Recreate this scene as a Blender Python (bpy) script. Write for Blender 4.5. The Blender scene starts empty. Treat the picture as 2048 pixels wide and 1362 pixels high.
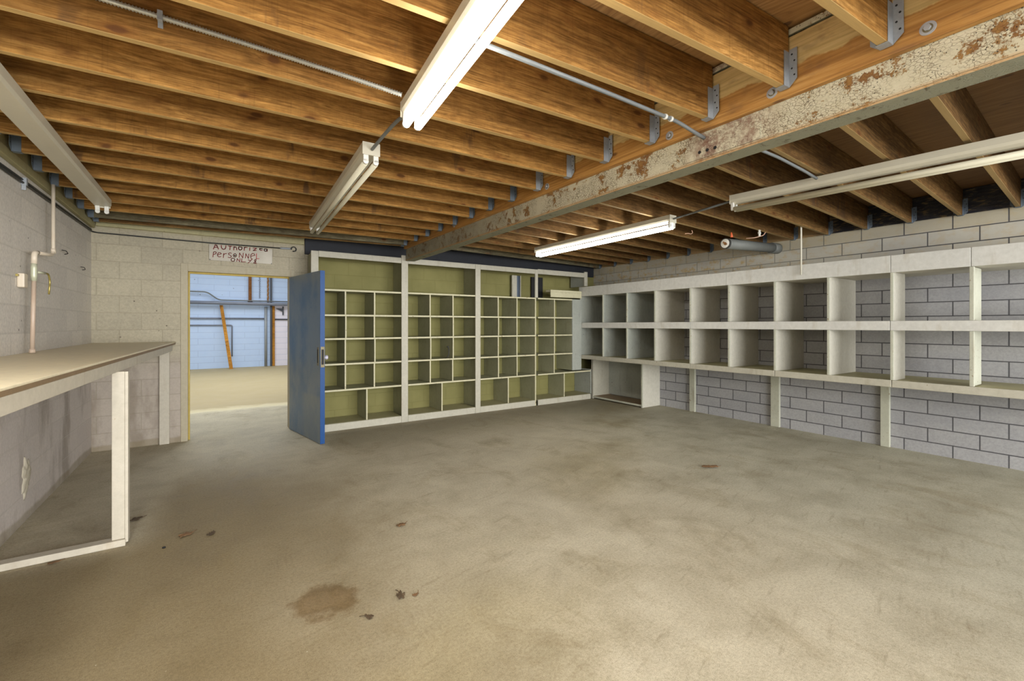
import bpy, bmesh, math, random
from mathutils import Vector, Matrix
random.seed(7)
scn = bpy.context.scene
C = scn.collection

# ------------------------------------------------------------------ node helper
def S(r, g, b):
    f = lambda v: (v/255/12.92) if v/255 <= .04045 else ((v/255+.055)/1.055)**2.4
    return (f(r), f(g), f(b), 1)

class NT:
    def __init__(s, name):
        s.m = bpy.data.materials.new(name); s.m.use_nodes = True
        s.t = s.m.node_tree; s.t.nodes.clear()
        s.out = s.n('ShaderNodeOutputMaterial')
    def n(s, typ, **kw):
        nd = s.t.nodes.new(typ)
        for k, v in kw.items(): setattr(nd, k, v)
        return nd
    def put(s, sock, v):
        if v is None: return
        if hasattr(v, 'is_output') or isinstance(v, bpy.types.NodeSocket): s.t.links.new(v, sock)
        else:
            try: sock.default_value = v
            except Exception:
                sock.default_value = v[:3] if hasattr(v, '__len__') else (v, v, v)
    def coord(s, kind='Object'): return s.n('ShaderNodeTexCoord').outputs[kind]
    def pos(s): return s.n('ShaderNodeNewGeometry').outputs['Position']
    def sep(s, v):
        nd = s.n('ShaderNodeSeparateXYZ'); s.put(nd.inputs[0], v); return nd.outputs
    def comb(s, x=0, y=0, z=0):
        nd = s.n('ShaderNodeCombineXYZ'); s.put(nd.inputs[0], x); s.put(nd.inputs[1], y); s.put(nd.inputs[2], z); return nd.outputs[0]
    def vm(s, op, a, b):
        nd = s.n('ShaderNodeVectorMath', operation=op); s.put(nd.inputs[0], a); s.put(nd.inputs[1], b)
        return nd.outputs['Value'] if op in ('LENGTH', 'DISTANCE', 'DOT_PRODUCT') else nd.outputs[0]
    def ma(s, op, a, b=None, clamp=False):
        nd = s.n('ShaderNodeMath', operation=op, use_clamp=clamp); s.put(nd.inputs[0], a); s.put(nd.inputs[1], b); return nd.outputs[0]
    def noise(s, v, scale=5, detail=4, rough=.55, dist=0):
        nd = s.n('ShaderNodeTexNoise'); s.put(nd.inputs['Vector'], v)
        for k, x in (('Scale', scale), ('Detail', detail), ('Roughness', rough), ('Distortion', dist)): nd.inputs[k].default_value = x
        return nd.outputs['Fac']
    def vor(s, v, scale=5, feature='F1', rand=1, out='Distance'):
        nd = s.n('ShaderNodeTexVoronoi', feature=feature); s.put(nd.inputs['Vector'], v)
        nd.inputs['Scale'].default_value = scale; nd.inputs['Randomness'].default_value = rand
        return nd.outputs[out]
    def ramp(s, f, stops, interp='LINEAR'):
        nd = s.n('ShaderNodeValToRGB'); s.put(nd.inputs[0], f); e = nd.color_ramp.elements; nd.color_ramp.interpolation = interp
        while len(e) < len(stops): e.new(.5)
        for el, (p, c) in zip(e, stops):
            el.position = p; el.color = c if hasattr(c, '__len__') else (c, c, c, 1)
        return nd.outputs[0]
    def mix(s, f, a, b, mode='MIX'):
        nd = s.n('ShaderNodeMix', data_type='RGBA', blend_type=mode)
        s.put(nd.inputs[0], f); s.put(nd.inputs[6], a); s.put(nd.inputs[7], b); return nd.outputs[2]
    def step(s, f, lo, hi):
        nd = s.n('ShaderNodeMapRange', interpolation_type='SMOOTHSTEP'); s.put(nd.inputs[0], f)
        nd.inputs[1].default_value = lo; nd.inputs[2].default_value = hi; return nd.outputs[0]
    def brick(s, v, bw, rh, mortar=.01, smooth=.1, offset=.5):
        nd = s.n('ShaderNodeTexBrick'); s.put(nd.inputs['Vector'], v); nd.offset = offset; nd.offset_frequency = 2; nd.squash = 1
        nd.inputs['Color1'].default_value = (0, 0, 0, 1); nd.inputs['Color2'].default_value = (1, 1, 1, 1); nd.inputs['Mortar'].default_value = (.5, .5, .5, 1)
        nd.inputs['Scale'].default_value = 1; nd.inputs['Mortar Size'].default_value = mortar; nd.inputs['Mortar Smooth'].default_value = smooth
        nd.inputs['Brick Width'].default_value = bw; nd.inputs['Row Height'].default_value = rh
        return nd.outputs['Color'], nd.outputs['Fac']
    def bsdf(s, col, rough=.6, metal=0, bump=None, bstr=.3, bdist=.01, spec=.5):
        p = s.n('ShaderNodeBsdfPrincipled'); s.put(p.inputs['Base Color'], col); s.put(p.inputs['Roughness'], rough); s.put(p.inputs['Metallic'], metal)
        p.inputs['Specular IOR Level'].default_value = spec
        if bump is not None:
            b = s.n('ShaderNodeBump'); b.inputs['Strength'].default_value = bstr; b.inputs['Distance'].default_value = bdist
            s.put(b.inputs['Height'], bump); s.t.links.new(b.outputs[0], p.inputs['Normal'])
        s.t.links.new(p.outputs[0], s.out.inputs[0]); return s.m

def vscale(t, v, sx, sy, sz): return t.vm('MULTIPLY', v, (sx, sy, sz))

# ------------------------------------------------------------------ materials
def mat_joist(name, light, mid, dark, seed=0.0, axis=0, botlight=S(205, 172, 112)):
    t = NT(name); v = t.coord()
    rnd = t.n('ShaderNodeObjectInfo').outputs['Random']
    off = t.vm('MULTIPLY', t.comb(rnd, rnd, rnd), (57.0, 31.0, 43.0))
    v = t.vm('ADD', v, off)
    if axis == 1:
        x, y, z = t.sep(v)[:3]; v = t.comb(y, x, z)
    g1 = t.noise(vscale(t, v, 1.1, 26, 26), 3, 7, .68, .5)
    warp = t.noise(vscale(t, v, .8, 3.5, 3.5), 1.6, 2, .5)
    x, y, z = t.sep(v)[:3]
    rings = t.ma('SINE', t.ma('ADD', t.ma('MULTIPLY', z, 95.0), t.ma('MULTIPLY', warp, 55.0)))
    rings = t.ma('MULTIPLY_ADD', rings, .5); t.t.nodes[-1].inputs[2].default_value = .5
    col = t.ramp(g1, [(.26, dark), (.48, mid), (.72, light)])
    col = t.mix(t.ma('MULTIPLY', t.step(rings, .45, 1.0), .42), col, t.mix(.5, dark, mid), 'MIX')
    fine = t.noise(t.comb(t.ma('MULTIPLY', x, 3.0), t.ma('MULTIPLY', t.ma('ADD', y, t.ma('MULTIPLY', warp, .12)), 150.0), t.ma('MULTIPLY', t.ma('ADD', z, t.ma('MULTIPLY', warp, .12)), 150.0)), 1.0, 3, .6)
    col = t.mix(1.0, col, t.ramp(fine, [(.34, (.70, .66, .60, 1)), (.52, (1, 1, 1, 1)), (.70, (1.16, 1.15, 1.13, 1))]), 'MULTIPLY')
    mott = t.noise(vscale(t, v, 6, 9, 9), 2.0, 5, .7)
    col = t.mix(1.0, col, t.ramp(mott, [(.34, (.78, .76, .72, 1)), (.6, (1.08, 1.07, 1.05, 1))]), 'MULTIPLY')
    # slow tone drift and per-piece tone
    tone = t.noise(vscale(t, v, .5, 2, 2), 1.3, 3)
    col = t.mix(1.0, col, t.ramp(tone, [(.3, (.74, .70, .64, 1)), (.62, (1.10, 1.08, 1.04, 1))]), 'MULTIPLY')
    col = t.mix(1.0, col, t.ramp(t.ma('FRACT', t.ma('MULTIPLY', rnd, 7.31)), [(0, (.80, .77, .74, 1)), (1, (1.08, 1.06, 1.03, 1))]), 'MULTIPLY')
    # sawn cross lines
    saw = t.noise(t.comb(t.ma('MULTIPLY', x, 120.0), t.ma('MULTIPLY', y, 3.0), t.ma('MULTIPLY', z, 3.0)), 1.0, 2)
    col = t.mix(t.ma('MULTIPLY', t.step(saw, .55, .75), .22), col, dark)
    # knots
    kd = t.vor(t.vm('ADD', vscale(t, v, 1.3, 2.8, 2.8), t.vm('MULTIPLY', t.comb(warp, warp, warp), (.25, .25, .25))), 2.6)
    k = t.step(kd, .15, .075)
    col = t.mix(t.ma('MULTIPLY', k, .85), col, S(58, 38, 26))
    halo = t.step(kd, .30, .10)
    col = t.mix(t.ma('MULTIPLY', halo, .38), col, S(120, 74, 34))
    # water stains: vertical runs
    st = t.noise(t.comb(t.ma('MULTIPLY', x, 5.0), y, t.ma('MULTIPLY', z, 1.1)), 1.1, 4, .65)
    st2 = t.noise(vscale(t, v, 1, 1, 1), .8, 2)
    stain = t.ma('MULTIPLY', t.step(st, .56, .68), t.step(st2, .45, .58))
    col = t.mix(t.ma('MULTIPLY', stain, .68), col, S(72, 54, 42))
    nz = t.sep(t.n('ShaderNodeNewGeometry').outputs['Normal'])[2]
    col = t.mix(t.ma('MULTIPLY', t.step(nz, -.6, -.9), .75), col, botlight)  # undersides tinted paler in the colour, standing in for floor bounce light
    return t.bsdf(col, .75, 0, t.ma('ADD', g1, t.ma('MULTIPLY', rings, .4)), .25, .003, .15)

M = {}
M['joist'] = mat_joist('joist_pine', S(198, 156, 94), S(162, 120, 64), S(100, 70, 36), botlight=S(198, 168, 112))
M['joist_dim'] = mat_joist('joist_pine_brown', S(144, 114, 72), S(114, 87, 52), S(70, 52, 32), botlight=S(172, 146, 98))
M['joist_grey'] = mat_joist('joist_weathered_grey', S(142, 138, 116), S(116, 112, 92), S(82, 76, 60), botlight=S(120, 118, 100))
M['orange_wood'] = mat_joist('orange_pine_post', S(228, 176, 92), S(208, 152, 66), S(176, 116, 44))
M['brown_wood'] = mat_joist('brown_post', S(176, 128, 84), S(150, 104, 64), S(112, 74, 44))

def mat_header():
    t = NT('header_pine_water_stained'); v = t.pos(); x, y, z = t.sep(v)[:3]
    g = t.noise(vscale(t, v, 20, .9, 24), 2.6, 5, .6, .5)
    low = t.ramp(g, [(.28, S(138, 92, 42)), (.5, S(176, 126, 60)), (.75, S(202, 156, 90))])
    up = t.ramp(g, [(.28, S(176, 148, 92)), (.5, S(206, 178, 118)), (.75, S(222, 198, 142))])
    e = t.noise(t.comb(0.0, t.ma('MULTIPLY', y, 3.2), 0.0), 1.5, 5, .6)
    line = t.ma('ADD', 2.74, t.ma('MULTIPLY', e, .10))
    far = t.step(y, 2.6, 3.6)
    f = t.ma('MULTIPLY', t.step(t.ma('SUBTRACT', z, line), -.006, .006), t.ma('SUBTRACT', 1.0, far))
    col = t.mix(f, low, up)
    kd = t.vor(vscale(t, v, 2.6, 1.3, 2.6), 2.1)
    col = t.mix(t.ma('MULTIPLY', t.step(kd, .12, .06), .75), col, S(88, 48, 26))
    st = t.step(t.noise(vscale(t, v, 1, 2.5, 5), 2.2, 4), .56, .7)
    col = t.mix(t.ma('MULTIPLY', st, .35), col, S(112, 80, 54))
    return t.bsdf(col, .55, 0, g, .2, .003)
M['header'] = mat_header()

def mat_ply():
    t = NT('plywood_deck'); v = t.pos()
    w = t.noise(vscale(t, v, 2.0, .5, 1), 1.4, 3)
    x, y, z = t.sep(v)[:3]
    g = t.noise(t.comb(t.ma('ADD', t.ma('MULTIPLY', x, 14.0), t.ma('MULTIPLY', w, 7.0)), t.ma('MULTIPLY', y, .9), 0.0), 2.2, 5, .62)
    col = t.ramp(g, [(.3, S(128, 92, 54)), (.5, S(168, 128, 80)), (.72, S(196, 158, 106))])
    kd = t.vor(vscale(t, v, 2.6, 1.2, 1), 2.3)
    col = t.mix(t.ma('MULTIPLY', t.step(kd, .13, .07), .75), col, S(84, 52, 40))
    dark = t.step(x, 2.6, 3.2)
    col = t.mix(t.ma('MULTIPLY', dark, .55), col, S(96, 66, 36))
    return t.bsdf(col, .65, 0, g, .15, .003)
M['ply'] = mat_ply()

def mat_block(name, axis, base, base2, mortar, bw, rh, pu, pv, msize=.0062, olive=False, grey=False):
    t = NT(name); v = t.pos(); x, y, z = t.sep(v)[:3]
    h = x if axis == 'x' else y
    bv = t.comb(t.ma('ADD', h, pu), t.ma('ADD', z, pv), 0.0)
    rc, fac = t.brick(bv, bw, rh, msize, .25)
    n1 = t.noise(v, 3, 5); n2 = t.noise(v, 46, 4, .7); n3 = t.noise(v, 180, 2, .6)
    col = t.mix(n1, base, base2)
    tone = t.ramp(rc, [(0, (.93, .93, .935, 1)), (1, (1.05, 1.05, 1.045, 1))])
    col = t.mix(1.0, col, tone, 'MULTIPLY')
    col = t.mix(1.0, col, t.ramp(n2, [(.32, (.86, .86, .86, 1)), (.66, (1.08, 1.08, 1.08, 1))]), 'MULTIPLY')
    if grey:
        up = t.step(z, 2.24, 2.30)
        stain = t.ma('MULTIPLY', t.step(t.noise(vscale(t, v, 1, 3, 4), 2.6, 5, .7), .47, .66), up)
        farst = t.step(y, 2.0, 4.2)
        stain = t.ma('MULTIPLY', stain, t.ma('ADD', .35, t.ma('MULTIPLY', farst, .65)))
        col = t.mix(up, col, t.mix(.75, col, S(212, 206, 186)))
        col = t.mix(t.ma('MULTIPLY', stain, .75), col, S(196, 164, 96))
        top = t.step(z, 2.56, 2.60)
        col = t.mix(t.ma('MULTIPLY', top, .5), col, S(178, 164, 128))
        mcol = t.mix(t.ma('MULTIPLY', up, t.step(y, 1.6, 3.4)), mortar, S(150, 146, 132))
        bl = t.step(t.noise(vscale(t, v, 1, .6, 2.0), 1.1, 3), .42, .62)
        col = t.mix(t.ma('MULTIPLY', bl, .25), col, S(132, 134, 142))
        mf = t.ma('MULTIPLY', fac, .92)
    else:
        # grime low down and water marks
        low = t.step(z, 1.25, .9)
        gr = t.step(t.noise(t.comb(t.ma('MULTIPLY', h, 2.2), 0.0, t.ma('MULTIPLY', z, .8)), 1.4, 4, .6), .46, .66)
        col = t.mix(t.ma('MULTIPLY', low, .45), col, S(182, 168, 164))
        col = t.mix(t.ma('MULTIPLY', t.ma('MULTIPLY', gr, low), .50), col, S(112, 98, 78))
        dots = t.step(t.vor(v, 9), .085, .06)
        col = t.mix(t.ma('MULTIPLY', t.ma('MULTIPLY', dots, t.step(n1, .5, .6)), .75), col, S(60, 50, 44))
        base_line = t.step(t.ma('SUBTRACT', z, t.ma('MULTIPLY', n1, .10)), .035, .0)
        col = t.mix(t.ma('MULTIPLY', base_line, .5), col, S(132, 118, 84))
        mcol = mortar
        mf = t.ma('MULTIPLY', fac, .34)
        if olive:
            o = t.step(x, 1.14, 1.16)
            oc = t.mix(n1, S(146, 140, 88), S(116, 111, 64))
            col = t.mix(o, col, oc); mcol = t.mix(o, mortar, S(120, 114, 64))
        hi = t.step(z, 2.62, 2.70)
        col = t.mix(t.ma('MULTIPLY', hi, .6), col, S(150, 142, 100))
    col = t.mix(mf, col, mcol)
    hgt = t.ma('ADD', t.ma('MULTIPLY', fac, -1.0), t.ma('ADD', t.ma('MULTIPLY', n2, .25), t.ma('MULTIPLY', n3, .15)))
    return t.bsdf(col, .75, 0, hgt, .45, .006, .3)
M['wall_left'] = mat_block('painted_block_left', 'y', S(224, 217, 206), S(214, 208, 198), S(190, 184, 172), .4110, .2055, .12, 0)
M['wall_back'] = mat_block('painted_block_back', 'x', S(186, 177, 154), S(174, 165, 142), S(142, 134, 112), .4110, .2055, .746+.0, 0, olive=True)
M['wall_right'] = mat_block('grey_block', 'y', S(172, 171, 170), S(160, 159, 160), S(74, 73, 76), .425, .1625, -.338+.425, -.137+.1625*3, .0065, grey=True)

def mat_floor():
    t = NT('worn_concrete'); v = t.pos(); x, y, z = t.sep(v)[:3]
    n1 = t.noise(v, .55, 4, .55); n2 = t.noise(v, 2.4, 6, .65, .3); n3 = t.noise(v, 62, 5, .75); n4 = t.noise(v, 210, 3, .7)
    col = t.mix(n2, S(204, 197, 176), S(182, 174, 152))
    # yellow-brown soaking toward the bench and the near floor
    dx = t.ma('SUBTRACT', x, .35); 
    w = t.step(t.ma('ADD', dx, t.ma('MULTIPLY', n1, 1.8)), 2.3, .6)
    w = t.ma('MULTIPLY', w, t.step(y, 6.4, 4.6))
    ub = t.ma('MULTIPLY', t.step(x, -.2, -.6), t.step(y, 3.7, 4.2))
    w = t.ma('MULTIPLY', w, t.ma('SUBTRACT', 1.0, t.ma('MULTIPLY', ub, .8)))
    col = t.mix(t.ma('MULTIPLY', w, .82), col, t.mix(n2, S(146, 128, 88), S(106, 91, 60)))
    # paler greyer floor under the grey block wall
    e = t.step(t.ma('ADD', t.ma('SUBTRACT', x, t.ma('MULTIPLY', y, .35)), n1), 2.2, 4.6)
    col = t.mix(t.ma('MULTIPLY', e, .60), col, S(168, 167, 151))
    # brown drag band through the middle
    p = t.ma('ADD', t.ma('ADD', t.ma('MULTIPLY', x, .62), t.ma('MULTIPLY', y, -.78)), t.ma('MULTIPLY', n2, .7))
    band = t.ma('MULTIPLY', t.step(t.ma('ABSOLUTE', t.ma('ADD', p, .35)), .75, .1), t.step(n1, .35, .6))
    col = t.mix(t.ma('MULTIPLY', band, .5), col, S(148, 134, 94))
    # darker floor towards the shelf kick boards and under the bench
    gk = t.ma('MULTIPLY', t.step(t.ma('ADD', y, t.ma('MULTIPLY', n2, .9)), 5.2, 7.0), t.step(x, 1.0, 1.6))
    col = t.mix(t.ma('MULTIPLY', gk, .52), col, S(118, 106, 80))
    gb = t.ma('MULTIPLY', t.step(t.ma('ADD', x, t.ma('MULTIPLY', n2, .5)), .1, -.5), t.step(y, 3.4, 4.2))
    col = t.mix(t.ma('MULTIPLY', gb, .08), col, S(112, 100, 78))
    bl = t.step(t.noise(vscale(t, v, 1.4, .8, 1), 1.7, 6, .72, .6), .50, .68)
    col = t.mix(t.ma('MULTIPLY', bl, .30), col, S(132, 116, 80))
    # ring stain
    d = t.vm('DISTANCE', t.vm('MULTIPLY', v, (1, 1, 0)), (.50, 2.58, 0))
    d = t.ma('ADD', d, t.ma('MULTIPLY', t.ma('SUBTRACT', t.noise(v, 4.5, 5, .65), .5), .40))
    disc = t.step(d, .20, .11)
    ring = t.ma('MULTIPLY', disc, t.step(d, .07, .15))
    col = t.mix(t.ma('MULTIPLY', disc, .55), col, S(116, 88, 44))
    col = t.mix(t.ma('MULTIPLY', ring, .38), col, S(92, 70, 38))
    # blotches, speckle, trowel streaks
    col = t.mix(1.0, col, t.ramp(n2, [(.32, (.78, .76, .72, 1)), (.64, (1.10, 1.10, 1.10, 1))]), 'MULTIPLY')
    col = t.mix(1.0, col, t.ramp(n3, [(.34, (.80, .78, .74, 1)), (.5, (.98, .98, .97, 1)), (.68, (1.13, 1.13, 1.13, 1))]), 'MULTIPLY')
    col = t.mix(1.0, col, t.ramp(n4, [(.30, (.66, .64, .60, 1)), (.45, (1, 1, 1, 1)), (.70, (1.22, 1.22, 1.22, 1))]), 'MULTIPLY')
    r = t.comb(t.ma('ADD', t.ma('MULTIPLY', x, 1.2), t.ma('MULTIPLY', y, .3)), t.ma('ADD', t.ma('MULTIPLY', y, 9.0), t.ma('MULTIPLY', x, -2.2)), 0.0)
    sr = t.noise(r, 2.2, 5, .7)
    col = t.mix(t.ma('MULTIPLY', t.step(sr, .55, .72), .30), col, S(116, 100, 70))
    sp = t.step(t.vor(v, 14), .055, .035)
    col = t.mix(t.ma('MULTIPLY', sp, t.ma('MULTIPLY', t.step(n3, .5, .6), .8)), col, S(52, 44, 36))
    sp2 = t.step(t.vor(t.vm('ADD', v, (3.3, 1.7, 0)), 11), .045, .03)
    col = t.mix(t.ma('MULTIPLY', sp2, t.ma('MULTIPLY', t.step(n3, .52, .6), .8)), col, S(222, 216, 196))
    # rough edge of the next slab past the doorway
    fs = t.step(t.ma('ADD', y, t.ma('MULTIPLY', n2, .5)), 9.5, 9.75)
    col = t.mix(fs, col, t.mix(n1, S(190, 174, 136), S(174, 158, 120)))
    lip = t.step(t.ma('ABSOLUTE', t.ma('SUBTRACT', t.ma('ADD', y, t.ma('MULTIPLY', n2, .5)), 9.66)), .34, .03)
    col = t.mix(t.ma('MULTIPLY', lip, .55), col, S(244, 234, 196))
    return t.bsdf(col, t.ramp(n2, [(.3, .62), (.7, .8)]), 0, t.ma('ADD', n3, t.ma('MULTIPLY', n4, .6)), .18, .0015, .3)
M['floor'] = mat_floor()

def mat_paint(name, c1, c2, worn, wornf=.68, rough=.55, streak=True):
    t = NT(name); v = t.pos()
    n1 = t.noise(v, 3.0, 5, .6); n2 = t.noise(v, 22, 5, .7)
    col = t.mix(n1, c1, c2)
    col = t.mix(1.0, col, t.ramp(n2, [(.3, (.90, .895, .88, 1)), (.7, (1.05, 1.05, 1.05, 1))]), 'MULTIPLY')
    wmask = t.ma('MULTIPLY', t.step(n2, wornf-.04, wornf+.02), t.step(n1, .42, .55))
    col = t.mix(t.ma('MULTIPLY', wmask, .8), col, worn)
    # dirt rising from lower edges
    st = t.noise(vscale(t, v, 7, 7, 1.2), 1.6, 4)
    if streak: col = t.mix(t.ma('MULTIPLY', t.step(st, .56, .75), .28), col, worn)
    return t.bsdf(col, rough, 0, n2, .2, .003, .4)
M['white_trim'] = mat_paint('old_cream_paint', S(194, 189, 171), S(178, 174, 158), S(128, 106, 72))
M['fascia'] = mat_paint('white_fascia_paint', S(216, 214, 206), S(204, 203, 196), S(164, 150, 120), .74)
M['olive'] = mat_paint('olive_yellow_paint', S(172, 171, 142), S(150, 149, 120), S(98, 90, 60))
M['olive_edge'] = mat_paint('cream_edge_paint', S(210, 204, 172), S(194, 188, 154), S(118, 92, 54), .64)
M['dusty_panel'] = mat_paint('dusty_grey_green_paint', S(176, 178, 166), S(150, 154, 146), S(92, 88, 74), .66)
M['beige_panel'] = mat_paint('smooth_beige_paint', S(206, 201, 186), S(201, 197, 183), S(188, 183, 166), .9, .5, False)
M['bench_top'] = mat_paint('cream_bench_top', S(226, 214, 182), S(220, 208, 178), S(206, 190, 152), .9, .45, False)
M['shelf_olive_top'] = mat_paint('olive_grey_shelf_paint', S(178, 172, 134), S(168, 162, 124), S(120, 104, 66))
M['bench_apron'] = mat_paint('bench_apron_paint', S(204, 196, 178), S(188, 180, 162), S(150, 126, 88), .70)
M['bare_edge'] = mat_paint('bare_brown_edge', S(142, 120, 90), S(124, 102, 76), S(90, 70, 48))
M['white_leg'] = mat_paint('chipped_post_paint', S(196, 196, 178), S(178, 178, 160), S(120, 90, 56), .64)

def mat_beam():
    t = NT('peeling_painted_steel'); v = t.pos(); x, y, z = t.sep(v)[:3]
    w = t.noise(v, 9, 4, .6)
    vv = t.vm('ADD', v, t.vm('MULTIPLY', t.comb(w, w, w), (.06, .06, .06)))
    cr = t.vor(vscale(t, vv, 1, .8, 1.3), 62, 'DISTANCE_TO_EDGE')
    crack = t.ma('MULTIPLY', t.step(cr, .07, .02), t.step(t.noise(v, 6, 3), .36, .58))
    n1 = t.noise(v, 3.2, 6, .72); n2 = t.noise(v, 15, 6, .75)
    paint = t.mix(n2, S(214, 208, 186), S(184, 176, 142))
    rust = t.ramp(n2, [(.3, S(72, 50, 36)), (.5, S(124, 86, 48)), (.7, S(164, 126, 70))])
    peel = t.step(t.ma('ADD', t.ma('MULTIPLY', n1, .55), t.ma('MULTIPLY', n2, .5)), .560, .595)
    col = t.mix(t.ma('MULTIPLY', crack, .8), paint, S(96, 76, 52))
    col = t.mix(peel, col, rust)
    pits = t.step(t.vor(v, 60), .20, .12)
    col = t.mix(t.ma('MULTIPLY', pits, t.ma('MULTIPLY', t.step(n1, .42, .5), .85)), col, S(40, 34, 32))
    # burnt splice plate zone
    sz = t.ma('MULTIPLY', t.step(t.ma('ABSOLUTE', t.ma('SUBTRACT', y, 1.43)), .34, .12), .8)
    col = t.mix(t.ma('MULTIPLY', sz, t.step(n2, .35, .6)), col, t.mix(n1, S(150, 92, 52), S(92, 88, 96)))
    # darker, greyer far end
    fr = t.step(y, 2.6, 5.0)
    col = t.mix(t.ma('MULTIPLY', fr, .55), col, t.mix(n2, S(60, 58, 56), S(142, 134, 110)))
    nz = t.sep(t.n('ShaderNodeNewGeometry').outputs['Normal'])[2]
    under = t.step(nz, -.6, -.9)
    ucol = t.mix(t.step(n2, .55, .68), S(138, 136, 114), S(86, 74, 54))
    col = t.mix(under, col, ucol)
    edge = t.ma('MULTIPLY', t.step(z, 2.505, 2.485), t.ma('SUBTRACT', 1.0, under))
    col = t.mix(t.ma('MULTIPLY', edge, .7), col, S(190, 146, 92))
    return t.bsdf(col, .7, 0, t.ma('ADD', t.ma('MULTIPLY', crack, -.6), t.ma('ADD', t.ma('MULTIPLY', peel, -.5), n2)), .6, .006, .3)
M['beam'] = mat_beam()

def mat_metal(name, c1, c2, rough=.4, metal=.7, scale=40):
    t = NT(name); v = t.pos(); n = t.noise(v, scale, 4, .6); n1 = t.noise(v, 5, 4)
    return t.bsdf(t.mix(t.ma('MULTIPLY', t.ma('ADD', n, n1), .5), c1, c2), rough, metal, n, .1, .002)
M['galv'] = mat_metal('galvanised_steel', S(180, 184, 186), S(120, 126, 132), .5, .15, 60)
M['bluegalv'] = mat_metal('dull_hanger_steel', S(124, 136, 146), S(84, 94, 104), .5, .15, 60)
M['conduit'] = mat_metal('grey_conduit', S(128, 132, 132), S(100, 104, 104), .5, .15)
M['flex'] = mat_metal('flexible_steel_conduit', S(206, 206, 196), S(160, 162, 156), .32, .35)
M['darkwire'] = mat_metal('dark_cable', S(62, 62, 58), S(44, 44, 42), .5, .3)
M['fixture'] = mat_metal('aged_white_enamel', S(208, 202, 182), S(192, 186, 166), .4, 0, 12)
M['socket'] = mat_metal('white_lampholder', S(232, 230, 220), S(216, 214, 204), .35, 0)
M['tube_off'] = mat_metal('unlit_white_tube', S(214, 208, 184), S(204, 198, 174), .25, 0, 8)
M['cream_pipe'] = mat_metal('cream_painted_pipe', S(222, 212, 192), S(202, 184, 160), .4, 0, 10)
M['bronze_pipe'] = mat_metal('rosy_painted_pipe', S(206, 188, 168), S(184, 158, 136), .4, 0, 10)
M['valve'] = mat_metal('greenish_valve', S(204, 204, 180), S(182, 184, 154), .4, .2)
M['brass'] = mat_metal('worn_brass_lever', S(196, 176, 96), S(132, 118, 66), .35, .6)
M['greypipe'] = mat_metal('dusty_grey_pipe', S(120, 122, 116), S(92, 94, 90), .6, 0, 14)
M['whitepipe'] = mat_metal('white_conduit', S(212, 206, 188), S(190, 186, 170), .4, 0)
M['orange'] = mat_metal('orange_plastic', S(232, 116, 72), S(214, 96, 54), .4, 0)
M['pinkwire'] = mat_metal('pale_pink_wire', S(206, 166, 140), S(186, 146, 120), .5, 0)
M['rust'] = mat_metal('rust', S(176, 126, 66), S(120, 78, 44), .7, 0, 30)
M['steelblue'] = mat_metal('blue_grey_pipe', S(138, 146, 162), S(112, 118, 134), .45, .1)
M['darkpost'] = mat_metal('dark_grey_post', S(84, 88, 96), S(58, 62, 72), .5, .2)
M['black'] = mat_metal('black_slot', S(26, 25, 24), S(16, 16, 16), .6, 0)
M['plate'] = mat_metal('latch_steel', S(150, 140, 110), S(104, 96, 76), .4, .6)
M['knob'] = mat_metal('pale_lavender_knob', S(216, 212, 224), S(196, 192, 210), .25, .1)
M['leaf'] = mat_metal('dead_leaf', S(146, 112, 76), S(104, 78, 52), .8, 0, 30)
M['darkleaf'] = mat_metal('dark_leaf_litter', S(104, 86, 62), S(72, 58, 42), .8, 0, 30)
M['patch'] = mat_metal('rough_plaster', S(196, 188, 170), S(164, 154, 130), .9, 0, 30)
M['washer'] = mat_metal('zinc_washer', S(204, 206, 208), S(160, 164, 168), .35, .4)
M['signred'] = mat_metal('red_brown_paint', S(150, 54, 44), S(106, 34, 30), .6, 0, 60)
M['signbright'] = mat_metal('bright_red_paint', S(190, 74, 78), S(170, 60, 64), .6, 0, 60)
M['duct_black'] = mat_metal('dark_void', S(44, 46, 52), S(24, 26, 32), .7, 0, 10)
M['duct_blue'] = mat_metal('slate_blue_panel', S(112, 124, 140), S(60, 70, 84), .5, 0, 4)

def mat_sign():
    t = NT('sign_sheet'); v = t.pos(); n = t.noise(v, 14, 4); x = t.sep(v)[0]
    col = t.mix(n, S(176, 168, 150), S(158, 150, 134)); col = t.mix(t.ma('MULTIPLY', t.step(x, .50, .62), .5), col, S(190, 182, 166))
    return t.bsdf(col, .4, .1)
M['sign'] = mat_sign()

def mat_emit(name, col, st):
    t = NT(name); e = t.n('ShaderNodeEmission'); e.inputs[0].default_value = col; e.inputs[1].default_value = st
    t.t.links.new(e.outputs[0], t.out.inputs[0]); return t.m
M['tube_on'] = mat_emit('lit_tube', (1, .975, .92, 1), 18)

def mat_door():
    t = NT('blue_door_paint'); v = t.pos(); x, y, z = t.sep(v)[:3]
    n1 = t.noise(vscale(t, v, 1, 1.6, 1.1), 1.6, 4, .6); n2 = t.noise(vscale(t, v, 1, 5, 1), 26, 4, .7)
    col = t.mix(t.step(n1, .34, .62), S(78, 110, 142), S(118, 132, 144))
    col = t.mix(t.ma('MULTIPLY', t.step(n2, .45, .7), .30), col, S(136, 144, 148))
    sc = t.ma('MULTIPLY', t.step(z, .62, .56), t.step(y, 6.65, 6.45))
    col = t.mix(t.ma('MULTIPLY', sc, .35), col, S(146, 146, 128))
    sp = t.step(t.vor(v, 8), .06, .04)
    col = t.mix(t.ma('MULTIPLY', sp, .6), col, S(40, 52, 70))
    return t.bsdf(col, .36, 0, n2, .08, .002, .5)
M['door'] = mat_door()
M['door_edge'] = mat_metal('bright_blue_edge', S(6, 74, 138), S(2, 60, 118), .4, 0, 20)

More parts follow.
